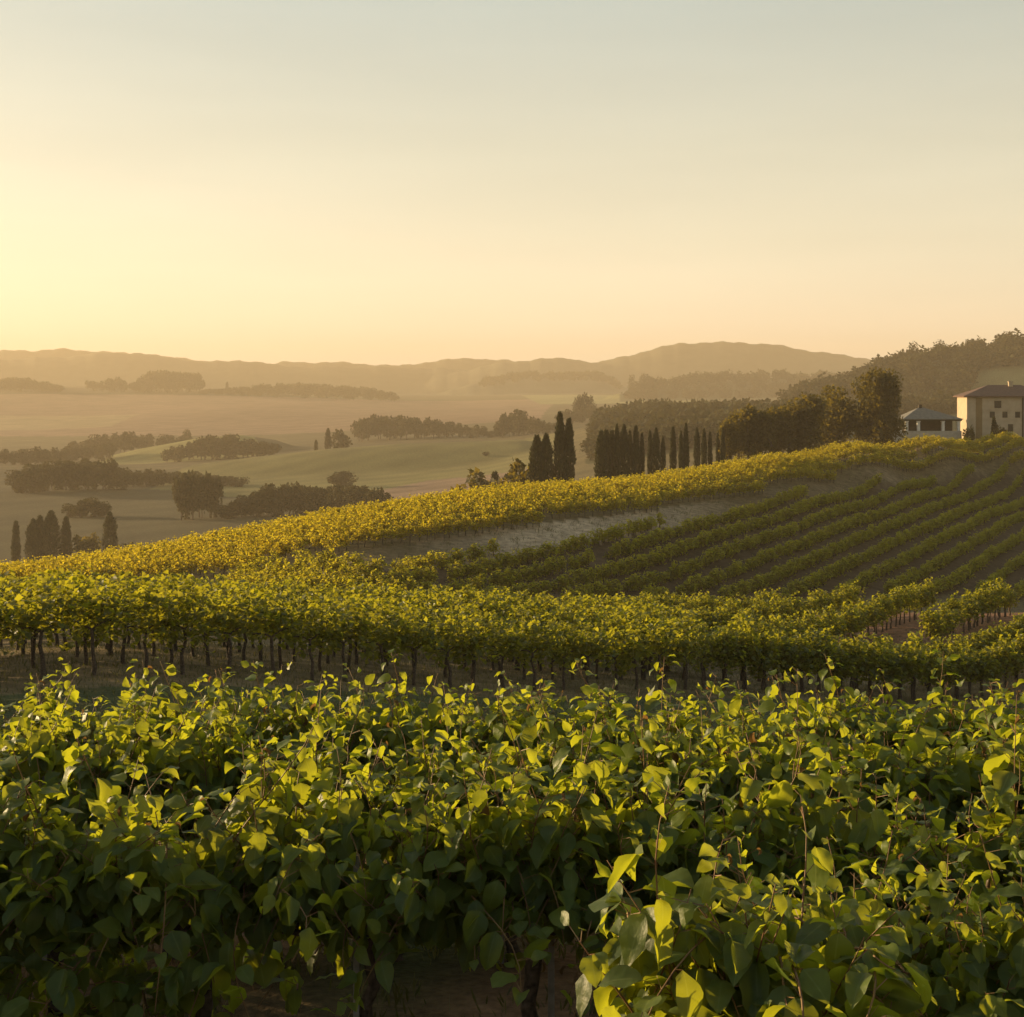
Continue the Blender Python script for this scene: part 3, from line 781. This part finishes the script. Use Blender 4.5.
def hedge(px0, px1, tops, bots, Ya, Yb, n, label, group, kind='round', ws=1.0, jit=2.0, hmin=5.0, aspect=9.0):
    for k in range(n):
        t = (k + .5) / n + random.uniform(-.4, .4) / n
        px = px0 + (px1 - px0) * t
        top = np.interp(t, np.linspace(0, 1, len(tops)), tops) + random.uniform(-jit, jit)
        bot = np.interp(t, np.linspace(0, 1, len(bots)), bots) + random.uniform(-1.2, 1.2)
        far_tree(kind, px, top, base_Y(px, bot, Ya, Yb), label, group, ws * random.uniform(.8, 1.15), hmin=hmin, aspect=aspect * random.uniform(.8, 1.25))
# hedge wood behind the green field
hedge(354, 505, [422, 417, 420, 421, 427, 431], [441, 438, 437], 880, 1100, 24, "round dark tree in the wood edging the green field", "wood edging the green field", ws=.9)
hedge(498, 560, [420, 411, 421, 425], [437, 434], 950, 1200, 10, "tree in the loose clump right of the field edge wood", "loose clump right of the field wood", ws=.8)
far_tree('cyp', 328, 429, 850, "thin dark cypress on the crest of the green field", ws=.9)
far_tree('round', 340, 431, 880, "small rounded tree beside the thin cypress on the green field crest", ws=.9)
far_tree('cyp', 316, 440, 840, "tiny cypress left of the thin cypress on the green field crest", ws=1.0)
for k, (px, top) in enumerate(((577, 399), (581, 396), (585, 394), (590, 397), (594, 403))):
    far_tree('tall', px, top, 1200, "spindly poplar in the tight group below the far ridge", "spindly poplars", ws=.8)
hedge(556, 618, [413, 407, 410], [424, 420], 1050, 1400, 10, "dim tree around the feet of the spindly poplars", "trees at the foot of the poplars", ws=.9)
# left valley groups
hedge(-8, 112, [452, 449, 444], [468, 460], 900, 1300, 20, "hazy tree in the left hedgerow below the pink field", "left hedgerow below the pink field", ws=1.0)
hedge(66, 190, [443, 436, 434, 438], [456, 448], 1050, 1400, 18, "hazy tree in the hedgerow left of the sunlit mound", "hedgerow left of the sunlit mound", ws=.9)
far_tree('tall', 186, 430, 1200, "taller pointed tree ending the hedgerow by the sunlit mound", ws=1.2)
hedge(162, 280, [452, 444, 438, 437, 442, 446], [462, 459, 456], 850, 1000, 20, "dark tree on the near side of the sunlit mound", "trees on the sunlit mound", ws=1.0)
hedge(14, 126, [473, 465, 463, 462, 470], [492, 490, 489], 560, 800, 20, "broad dark tree in the lower left valley grove", "lower left valley grove", ws=.9, aspect=11)
hedge(118, 240, [471, 472, 474, 480], [487, 484, 487], 600, 800, 20, "low tree in the hedgerow running under the mound", "hedgerow under the mound", ws=1.0)
hedge(178, 218, [478, 476, 482], [520, 516], 420, 620, 7, "faint tall tree in the dip before the lit ridge", "trees in the dip before the ridge", ws=.55, aspect=5)
hedge(70, 110, [504, 500, 503], [518, 516], 420, 620, 6, "low dim tree above the left cypresses", "dim trees above the left cypresses", ws=1.0, aspect=6)
hedge(222, 384, [510, 496, 487, 488, 489, 486, 494], [518, 514, 512], 400, 620, 30, "dark round tree in the grove just behind the lit ridge", "grove just behind the lit ridge", ws=.85, jit=3)
for px, top in ((486, 453), (344, 472), (338, 473)):
    far_tree('round', px, top, 640 if px < 400 else 760, "lone small bush out on the ploughed field", "lone bushes on the ploughed field", ws=1.6, cat="bush", hmin=2.6)
hedge(-10, 62, [382, 378, 381, 385], [391, 392], 2300, 2520, 18, "silhouetted tree on the left skyline ridge", "trees on the left skyline ridge", ws=1.0, jit=1, aspect=20)
hedge(88, 134, [383, 379, 382], [391, 391], 2300, 2520, 9, "sparse tree left of the block shaped grove on the ridge", "sparse ridge trees", ws=1.0)
hedge(132, 200, [384, 377, 373, 372, 373, 374, 375], [392, 392], 2300, 2500, 26, "tree in the block shaped grove on the left ridge", "block shaped grove", ws=.8, jit=.5)
far_tree('cyp', 227, 382, 2420, "tiny cypress on the ridge right of the block shaped grove", ws=1.0)
hedge(202, 397, [390, 388, 385, 384, 386, 388, 393], [394, 397, 401], 2250, 2500, 44, "tree in the dark belt along the middle of the left ridge", "dark belt along the left ridge", ws=1.1, jit=.7, aspect=18)
hedge(630, 655, [377, 374, 378], [394, 394], 1900, 2200, 4, "thin far tree below the big blue hill", "thin far trees below the big hill", kind='tall', ws=.9, aspect=2)
# skyline of the right hill
for px, top, kind, ws, lab in ((912, 343, 'tall', 1.0, "thin lone tree sticking up on the right hill skyline"), (940, 341, 'tall', 1.5, "pointed tree on the right hill skyline right of the thin one"),
                               (968, 340, 'pine', 1.0, "umbrella shaped tree on the right hill skyline"), (1003, 337, 'round', 1.3, "broad tree crowning the right hill skyline"),
                               (1014, 339, 'round', 1.2, "second broad tree crowning the right hill skyline near the frame edge"), (856, 372, 'round', 1.2, "small round tree on the left shoulder of the right hill"),
                               (835, 385, 'round', 1.3, "low round tree at the left foot of the right hill"), (1021, 361, 'tall', 1.2, "dark upright tree on the right hill at the frame edge")):
    far_tree(kind, px, top, 1050, lab, ws=ws)

# woods that read as one mass
def woodland(name, poly, n, label, hrange, leaf=.17):
    g = Geo(); r_ = np.random.default_rng(len(name) + n)
    protos = []
    for q in range(5):
        gg = Geo(); crown_round(gg, np.random.default_rng(300 + q), n=150, leaf=leaf, squash=(.5, .5, .40), cz=.5, lobes=9)
        protos.append((np.concatenate(gg.v), np.concatenate(gg.t), np.concatenate(gg.tt)))
    pp = np.array(poly); pts = []
    while len(pts) < n:
        px = r_.uniform(pp[:, 0].min(), pp[:, 0].max(), 4000); Y = r_.uniform(pp[:, 1].min(), pp[:, 1].max(), 4000)
        k = inpoly(px, Y, poly)
        pts += list(zip(px[k], Y[k]))
    pts = np.array(pts[:n]); X = (pts[:, 0] - CX) * pts[:, 1] / F_PX; Yv = pts[:, 1]; zz = Zf(X, Yv)
    for k in range(n):
        V, T, tt = protos[k % 5]; h = r_.uniform(*hrange); a = r_.uniform(0, 6.28)
        ca_, sa = math.cos(a) * h * 1.15, math.sin(a) * h * 1.15
        VV = np.stack([V[:, 0] * ca_ - V[:, 1] * sa + X[k], V[:, 0] * sa + V[:, 1] * ca_ + Yv[k], V[:, 2] * h + zz[k] - .08 * h], -1)
        g.add(VV, None, T, tintt=np.clip(tt + r_.uniform(-.25, .25), 0, 1))
    o = g.obj(name, [M_far]); tag(o, label, "woodland", kind="stuff")
woodland("woodland", [(588, 600), (800, 540), (825, 860), (780, 960), (640, 960), (598, 880)], 620, "dark wood covering the low plateau behind the cypress line", (8, 13))
woodland("hillside_wood", [(770, 760), (1150, 700), (1150, 820), (960, 850), (975, 950), (1150, 950), (1150, 1150), (830, 1150), (780, 1050)], 800, "trees covering the wooded hillside behind the farmhouse", (7, 13))
woodland("ridge_wood", [(480, 2850), (620, 2850), (620, 2990), (480, 2990)], 420, "dark wood capping the low middle ridge", (7, 12))
woodland("valley_wood", [(620, 2100), (850, 2050), (850, 2260), (640, 2260)], 300, "wood along the far ridge before the big hill", (10, 17))

# ------------------------------------------------------------------ grapevines, near kind
def near_vine(seed, shoots=24, laterals=22, up=.80, big=1.0, height=.72, low=0.0):
    r_ = np.random.default_rng(seed)
    root = empty("grapevine")
    g = Geo()
    P = np.array([[r_.normal() * .018, r_.normal() * .018, -.08 + (height + .06) * k / 7] for k in range(8)])
    g.tube(P, np.interp(np.arange(8), [0, 1, 4, 7], [.052, .042, .034, .036]), 9, rough=.12, r_=r_)
    g.obj("trunk", [M_bark], root)
    g = Geo()
    hd = P[-1]
    for sx in (-1, 1):
        Q = np.array([hd + (sx * .44 * k / 5, r_.normal() * .012, .02 * math.sin(k * 1.3) + .03 * min(k, 2)) for k in range(6)])
        g.tube(Q, np.linspace(.028, .014, 6), 7, rough=.12, r_=r_)
    g.obj("cordon", [M_bark], root)
    if seed % 2 == 0:
        gk = Geo(); gk.box((.055, .02, -.1), (.085, .05, 1.12)); gk.obj("stake", [M_stake], root, False)
    gs, gl = Geo(), Geo()
    pos, dd, nn, LL, tint, fold, bend, stems = [], [], [], [], [], [], [], []
    def shoot(b, dirv, ln, droop, n0, tipsize):
        t = np.linspace(0, 1, 8)
        side = r_.normal(size=3) * .06; side[2] *= .3
        pts = b + dirv * ln * t[:, None] + np.array([0, 0, -droop * ln]) * (t ** 2)[:, None] + side * np.sin(t * 4 + r_.uniform(0, 6))[:, None] * t[:, None]
        gs.tube(pts, np.linspace(.0045, .0016, 8) * big, 4)
        step = .052 * big
        s = n0; kk = 0
        while s < ln:
            f = s / ln
            p = np.array([np.interp(f, t, pts[:, a]) for a in range(3)])
            for rep in range(2 if r_.random() < .5 else 1):
                az = r_.uniform(0, 6.28)
                o = np.array([math.cos(az) * .8, math.sin(az), 0.])
                dn = r_.uniform(-.2, 1.5) if f < .8 else r_.uniform(-1.0, .7)
                d = norm(o + np.array([0, 0, -dn]))
                pet = r_.uniform(.03, .075) * big
                q = p + norm(o + np.array([0, 0, .35])) * pet
                stems.append((p, q))
                pos.append(q); dd.append(d)
                nn.append(norm(np.array([0, 0, 1.]) + o * .6 + r_.normal(size=3) * .35))
                LL.append(big * r_.uniform(.085, .165) * (1.0 if f < .7 else tipsize + (1 - tipsize) * (1 - f) / .3))
                tint.append(np.clip(r_.uniform(0, .75) + (.35 if f > .75 else 0), 0, 1))
                fold.append(r_.uniform(.05, .85)); bend.append(r_.uniform(-.1, 1.4))
                if r_.random() < (.05 if f > .82 else .006):
                    tint[-1] = 1.5; LL[-1] *= .55; fold[-1] = 1.15; bend[-1] = 2.4
            s += step * r_.uniform(.7, 1.3); kk += 1
    for k in range(shoots):
        b = hd + np.array([r_.uniform(-.46, .46), r_.normal() * .03, .04])
        dv = norm(np.array([r_.normal() * .28, r_.normal() * .40, 1.0]))
        shoot(b, dv, up * (r_.uniform(.6, 1.05) if k > 2 else r_.uniform(1.05, 1.38)), r_.uniform(.0, .25), .08, .40)
    for k in range(laterals):
        b = hd + np.array([r_.uniform(-.48, .48), r_.normal() * .12, r_.uniform(-low, .6) * up])
        a = r_.choice([-1, 1]) * r_.uniform(.5, 1.0)
        dv = norm(np.array([r_.normal() * .4, a, r_.uniform(.0, .5)]))
        shoot(b, dv, r_.uniform(.28, .6), r_.uniform(.45, 1.05), .05, .6)
    pos, dd, nn = np.array(pos), np.array(dd), np.array(nn)
    add_leaves(gl, pos, dd, nn, np.array(LL), r_.uniform(.52, .86, len(pos)), np.array(fold), np.array(bend), np.array(tint), r_, wave=.045)
    A0 = np.array([a for a, b in stems]); B0 = np.array([b for a, b in stems])
    sdir = norm(np.cross(B0 - A0, r_.normal(size=A0.shape))) * .0014 * big
    VV = np.stack([A0 - sdir, A0 + sdir, B0 + sdir, B0 - sdir], 1).reshape(-1, 3)
    gs.add(VV, np.arange(len(VV)).reshape(-1, 4))
    gs.obj("shoots", [M_cane], root)
    gl.obj("foliage", [M_leaf], root)
    return root

NEAR = [near_vine(200 + k, shoots=26 + 2 * (k % 3), laterals=26 + 16 * (k % 2), up=.88 + .05 * (k % 4), big=1.12, low=.30 * (k % 2)) for k in range(7)]
vine_count = 0
def put_vine(proto, x, y, label, group, rz=0.0, sc=1.0, dz=0.0):
    global vine_count
    if proto in USED: o = copy_tree(proto)
    else: o = proto; USED.add(proto)
    o.location = (x, y, Z1(x, y) + dz)
    o.rotation_euler = (0, 0, rz + (math.pi if random.random() < .5 else 0))
    o.scale = (sc * (1.08 if random.random() < .5 else .96), sc, sc * random.uniform(.95, 1.06))
    for k in ("label", "category", "group"):
        if k in o: del o[k]
    tag(o, label, "grapevine", group)
    vine_count += 1
    return o

# one vine closest to the camera, then three rows that fill the foreground
close = near_vine(333, shoots=20, laterals=36, up=.74, big=1.2, height=.72)
put_vine(close, .78, 4.75, "nearest grapevine with large drooping leaves at lower right of the picture", "foreground grapevines", sc=1.0)
for k, (x, y, lab) in enumerate(((1.45, 5.35, "grapevine directly right of the nearest drooping one"), (2.15, 5.4, "second grapevine rightward of the nearest drooping one at the frame edge"))):
    put_vine(NEAR[k + 2], x, y, lab, "foreground grapevines", sc=.84)
xs = np.arange(-4.4, 5.0, .74); vis = 0
for k, x in enumerate(xs):
    xx = x + random.uniform(-.08, .08)
    seen = abs(xx) < 2.75
    lab = ("%s grapevine from the left in the first full foreground row" % ordinal(vis)) if seen else ("grapevine of the first full foreground row, beyond the %s edge of the picture" % ("left" if xx < 0 else "right"))
    if seen: vis += 1
    put_vine(NEAR[(1, 3, 5, 3, 1)[k % 5] if xx < -.9 else (0, 2, 4, 6)[k % 4]], xx, 6.9 + random.uniform(-.08, .08), lab, "foreground grapevines")
for k, x in enumerate(np.arange(-5.2, 6.2, .74)):
    put_vine(NEAR[(k * 3) % 7], x + random.uniform(-.08, .08), 9.0 + random.uniform(-.08, .08), "grapevine of the second foreground row, tops showing behind the first", "second foreground row of grapevines")
for k, x in enumerate(np.arange(-5.6, 7.0, .74)):
    put_vine(NEAR[(k * 3 + 2) % 7], x + random.uniform(-.08, .08), 11.1 + random.uniform(-.08, .08), "grapevine of the third foreground row along the grassy gap", "third foreground row of grapevines")

# ------------------------------------------------------------------ grapevines, middle kind
def canopy(g, r_, n, leaf, lo=.72, hi=1.62, wy=.26, half=.5, m=0, tall=6):
    cl = 13
    C_ = np.stack([r_.uniform(-half, half, cl), r_.normal(size=cl) * wy * .6, r_.uniform(lo + .1, hi - .12, cl)], -1)
    k = r_.integers(0, cl, n)
    P = C_[k] + r_.standard_normal((n, 3)) * np.array([.15, .13, .15])
    nt2 = int(n * .16); kk = r_.integers(0, tall, nt2)
    tx = r_.uniform(-half, half, tall); ty = r_.normal(size=tall) * .12; th = r_.uniform(.15, .6, tall)
    f = r_.uniform(0, 1, nt2)
    P[:nt2] = np.stack([tx[kk] + r_.normal(size=nt2) * .045, ty[kk] + r_.normal(size=nt2) * .045, hi - .15 + th[kk] * f], -1)
    P[:, 2] = np.maximum(P[:, 2], lo - .1)
    az = r_.uniform(0, 6.28, n)
    o = np.stack([np.cos(az), np.sin(az), np.zeros(n)], -1)
    d = norm(o + np.array([0, 0, -1.]) * r_.uniform(-.4, 1.3, n)[:, None])
    nn = norm(np.array([0, 0, 1.]) + o * .6 + r_.standard_normal((n, 3)) * .4)
    tint = np.clip(r_.uniform(0, .8, n) + (P[:, 2] > hi - .1) * .2, 0, 1)
    add_small_leaves(g, P, d, nn, leaf * r_.uniform(.7, 1.35, n), np.full(n, .85), r_.uniform(.05, .45, n), tint, m)

def mid_trunk(g, r_, m=0, h=.85, sides=6, rad=.045):
    P = np.array([[r_.normal() * .03, r_.normal() * .02, -.1 + (h + .1) * k / 4] for k in range(5)])
    g.tube(P, np.array([1.25, 1, .85, .8, .7]) * rad, sides, m, rough=.12 if sides > 4 else 0, r_=r_)
    for sx in (-1, 1):
        g.tube(np.array([P[-1], P[-1] + (sx * .2, 0, .1), P[-1] + (sx * .45, 0, .12)]), np.array([.5, .4, .25]) * rad, max(4, sides - 2), m)

def mid_vine(seed):
    r_ = np.random.default_rng(seed); root = empty("grapevine")
    g = Geo(); canopy(g, r_, 400, .135, lo=.58, hi=1.50, half=.44, tall=7); g.obj("foliage", [M_leaf_mid], root)
    g = Geo(); mid_trunk(g, r_); g.obj("trunk", [M_bark], root)
    return root
MID = [mid_vine(400 + k) for k in range(7)]
L0 = np.array([-10.6, 25.0]); DV = norm(np.array([28.5, 29.0])); NV = np.array([-DV[1], DV[0]])
rz_mid = math.atan2(DV[1], DV[0])
names = ["front row of the middle vineyard block, trunks bare below the leaves", "second row of the middle block, trunks showing through the front row", "third row of the middle vineyard block", "fourth row of the middle vineyard block", "fifth and last parallel row of the middle block"]
NROWS = 5
mid_pts, off_pts = [], []
for r in range(NROWS):
    s = -9.0
    while s < 62:
        p = L0 + DV * s + NV * (r * 2.35)
        px = CX + F_PX * p[0] / p[1]
        if not -25 < px < 1045: off_pts.append(p)
        elif r >= 2 and px > 700: pass
        else: mid_pts.append((p[1], r, p))
        s += 1.04
mid_pts.sort(key=lambda a: a[0])
for k, (Yd, r, p) in enumerate(mid_pts[:300 - vine_count]):
    q = p + np.array([random.uniform(-.08, .08), random.uniform(-.08, .08)])
    put_vine(MID[(k * 3 + r) % 7], q[0], q[1], "grapevine in the " + names[r], "middle block row of grapevines, " + ordinal(r), rz_mid + random.uniform(-.1, .1), sc=random.uniform(.96, 1.08))
rest = [p for (_, _, p) in mid_pts[300 - vine_count:]] if vine_count < 300 else []

# ------------------------------------------------------------------ the rest of the vineyard: one mass
def vine_template(seed, n, leaf, **kw):
    r_ = np.random.default_rng(seed); g = Geo(); canopy(g, r_, n, leaf, **kw)
    g2 = Geo(); mid_trunk(g2, r_, 0, sides=4, rad=.05)
    return (np.concatenate(g.v), np.concatenate(g.t), np.concatenate(g.tt)), (np.concatenate(g2.v), np.concatenate(g2.q), np.concatenate(g2.t))
T_diag = [vine_template(500 + k, 380, .165) for k in range(6)]
T_slope = [vine_template(520 + k, 190, .21, lo=.25, hi=1.22, wy=.28) for k in range(6)]
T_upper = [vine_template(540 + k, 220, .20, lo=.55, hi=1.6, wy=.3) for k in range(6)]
hillv = Geo()
def scatter(pts, templ, rz, r_, trunks=True, leafm=0):
    pts = np.array(pts); zz = Zf(pts[:, 0], pts[:, 1])
    for q in range(len(templ)):
        idx = np.arange(len(pts))[np.arange(len(pts)) % len(templ) == q]
        (V, T, tt), (V2, Q2, T2) = templ[q]
        n = len(idx)
        if not n: continue
        a = rz + r_.uniform(-.15, .15, n) + np.where(r_.random(n) < .5, math.pi, 0)
        s = r_.uniform(.85, 1.15, n); sz = r_.uniform(.82, 1.15, n)
        def tf(V):
            x = V[None, :, 0] * (np.cos(a) * s)[:, None] - V[None, :, 1] * (np.sin(a) * s)[:, None] + pts[idx, 0][:, None]
            y = V[None, :, 0] * (np.sin(a) * s)[:, None] + V[None, :, 1] * (np.cos(a) * s)[:, None] + pts[idx, 1][:, None]
            z = V[None, :, 2] * sz[:, None] + zz[idx][:, None]
            return np.stack([x, y, z], -1).reshape(-1, 3)
        TT = (T[None] + (np.arange(n) * len(V))[:, None, None]).reshape(-1, 3)
        tn = np.clip(tt[None] + r_.uniform(-.3, .3, n)[:, None], 0, 1).ravel()
        hillv.add(tf(V), None, TT, leafm, tintt=tn)
        if trunks:
            o = (np.arange(n) * len(V2))[:, None, None]
            hillv.add(tf(V2), (Q2[None] + o).reshape(-1, 4), (T2[None] + o).reshape(-1, 3), 1)
def rows(poly, dirv, spacing, step, r_, miss=.04):
    d = norm(np.array(dirv, float)); n = np.array([-d[1], d[0]])
    W = np.array([((px - CX) * Y / F_PX, Y) for px, Y in poly])
    a, b = W @ d, W @ n
    pts = []
    for v in np.arange(b.min(), b.max(), spacing):
        u = np.arange(a.min(), a.max(), step) + r_.uniform(0, step)
        u = u + r_.uniform(-.15, .15, len(u))
        P = u[:, None] * d + (v + .12 * np.sin(u * .2))[:, None] * n
        P = P + r_.uniform(-.1, .1, P.shape)
        ok = (P[:, 1] > 5)
        P = P[ok]
        k = inpoly(CX + F_PX * P[:, 0] / P[:, 1], P[:, 1], poly) & (r_.random(len(P)) > miss)
        pts += list(P[k])
    return pts
r2 = np.random.default_rng(77)
def poly_world(pts):  # world xy -> (px, Y)
    return [(CX + F_PX * x / y, y) for x, y in pts]
e5 = L0 + NV * (NROWS * 2.35 + .6); e2 = L0 + NV * (2 * 2.35 + .8)
diag_poly = poly_world([tuple(e5 + DV * 2), tuple(e5 + DV * 22), tuple(e2 + DV * 23.5), tuple(e2 + DV * 60), (33.0, 80.0), (12, 86), (-4, 86), (-16, 72), (-22, 60)])
DR = (.5, .866)
diag = rows(diag_poly, DR, 4.3, .85, r2, .02)
fore_off = [np.array([x, y]) for y in (9.0, 11.1) for x in np.arange(-9.0, -6.0, .8)]
scatter(diag + rest + off_pts + fore_off, T_diag, math.atan2(DR[1], DR[0]), r2, leafm=2)
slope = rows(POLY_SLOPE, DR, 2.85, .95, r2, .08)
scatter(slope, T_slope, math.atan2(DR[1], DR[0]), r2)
UD = (.69, .724)
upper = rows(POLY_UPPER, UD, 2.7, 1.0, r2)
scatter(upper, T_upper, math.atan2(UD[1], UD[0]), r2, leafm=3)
print("VINES", vine_count, "diag", len(diag), "slope", len(slope), "upper", len(upper), "rest", len(rest))
ho = hillv.obj("hillside_vineyard", [M_leaf_far, M_bark, M_leaf_mid, M_leaf_sunlit])
tag(ho, "rows of grapevines covering the sunlit ridge and shaded slope of the hill", "vineyard", kind="stuff")

# ------------------------------------------------------------------ grass in the gaps
def grass(name, n, fn, hr, label):
    r_ = np.random.default_rng(n)
    x, y = fn(r_, n); z = Zf(x, y)
    h = r_.uniform(*hr, n); az = r_.uniform(0, 6.28, n)
    d = norm(np.stack([r_.normal(size=n) * .35, r_.normal(size=n) * .35, np.ones(n)], -1))
    nn = np.stack([np.cos(az), np.sin(az), np.zeros(n)], -1)
    g = Geo(); add_small_leaves(g, np.stack([x, y, z - .02], -1), d, nn, h, np.full(n, .12), np.full(n, .1), r_.uniform(0, 1, n))
    o = g.obj(name, [M_grass]); tag(o, label, "grass", kind="stuff")
def gap(r_, n):
    s = r_.uniform(-6, 62, n); o = r_.uniform(-9, 12, n)
    p = L0[None] + DV[None] * s[:, None] + NV[None] * o[:, None]
    k = p[:, 1] < 13.0; p[k, 1] = 13 + r_.uniform(0, 8, k.sum())
    return p[:, 0], p[:, 1]
grass("grass", 70000, gap, (.05, .16), "rough dark grass in the gap before the middle vine rows")
def under(r_, n):
    cx_ = r_.uniform(-3.5, 3.5, 240); cy_ = r_.uniform(4.0, 12.0, 240); k = r_.integers(0, 240, n)
    return cx_[k] + r_.normal(size=n) * .12, cy_[k] + r_.normal(size=n) * .12
grass("weeds", 9000, under, (.05, .16), "sparse weeds on the brown soil under the foreground vines")

def strip_w(r_, n):
    pp = np.array(POLY_STRIP); px = r_.uniform(360, 1030, n * 12); Y = r_.uniform(pp[:, 1].min(), pp[:, 1].max(), n * 12)
    k = inpoly(px, Y, POLY_STRIP); px, Y = px[k][:n], Y[k][:n]
    px = np.resize(px, n); Y = np.resize(Y, n)
    x = (px - CX) * Y / F_PX; q = np.round(r_.uniform(0, 1, n) * 300).astype(int) % n
    half = r_.random(n) < .7
    x = np.where(half, x[q] + r_.normal(size=n) * .35, x); y = np.where(half, Y[q] + r_.normal(size=n) * .35, Y)
    return x, y
grass("dry_weeds", 4000, strip_w, (.12, .42), "dry weeds scattered over the bare strip of the hill")
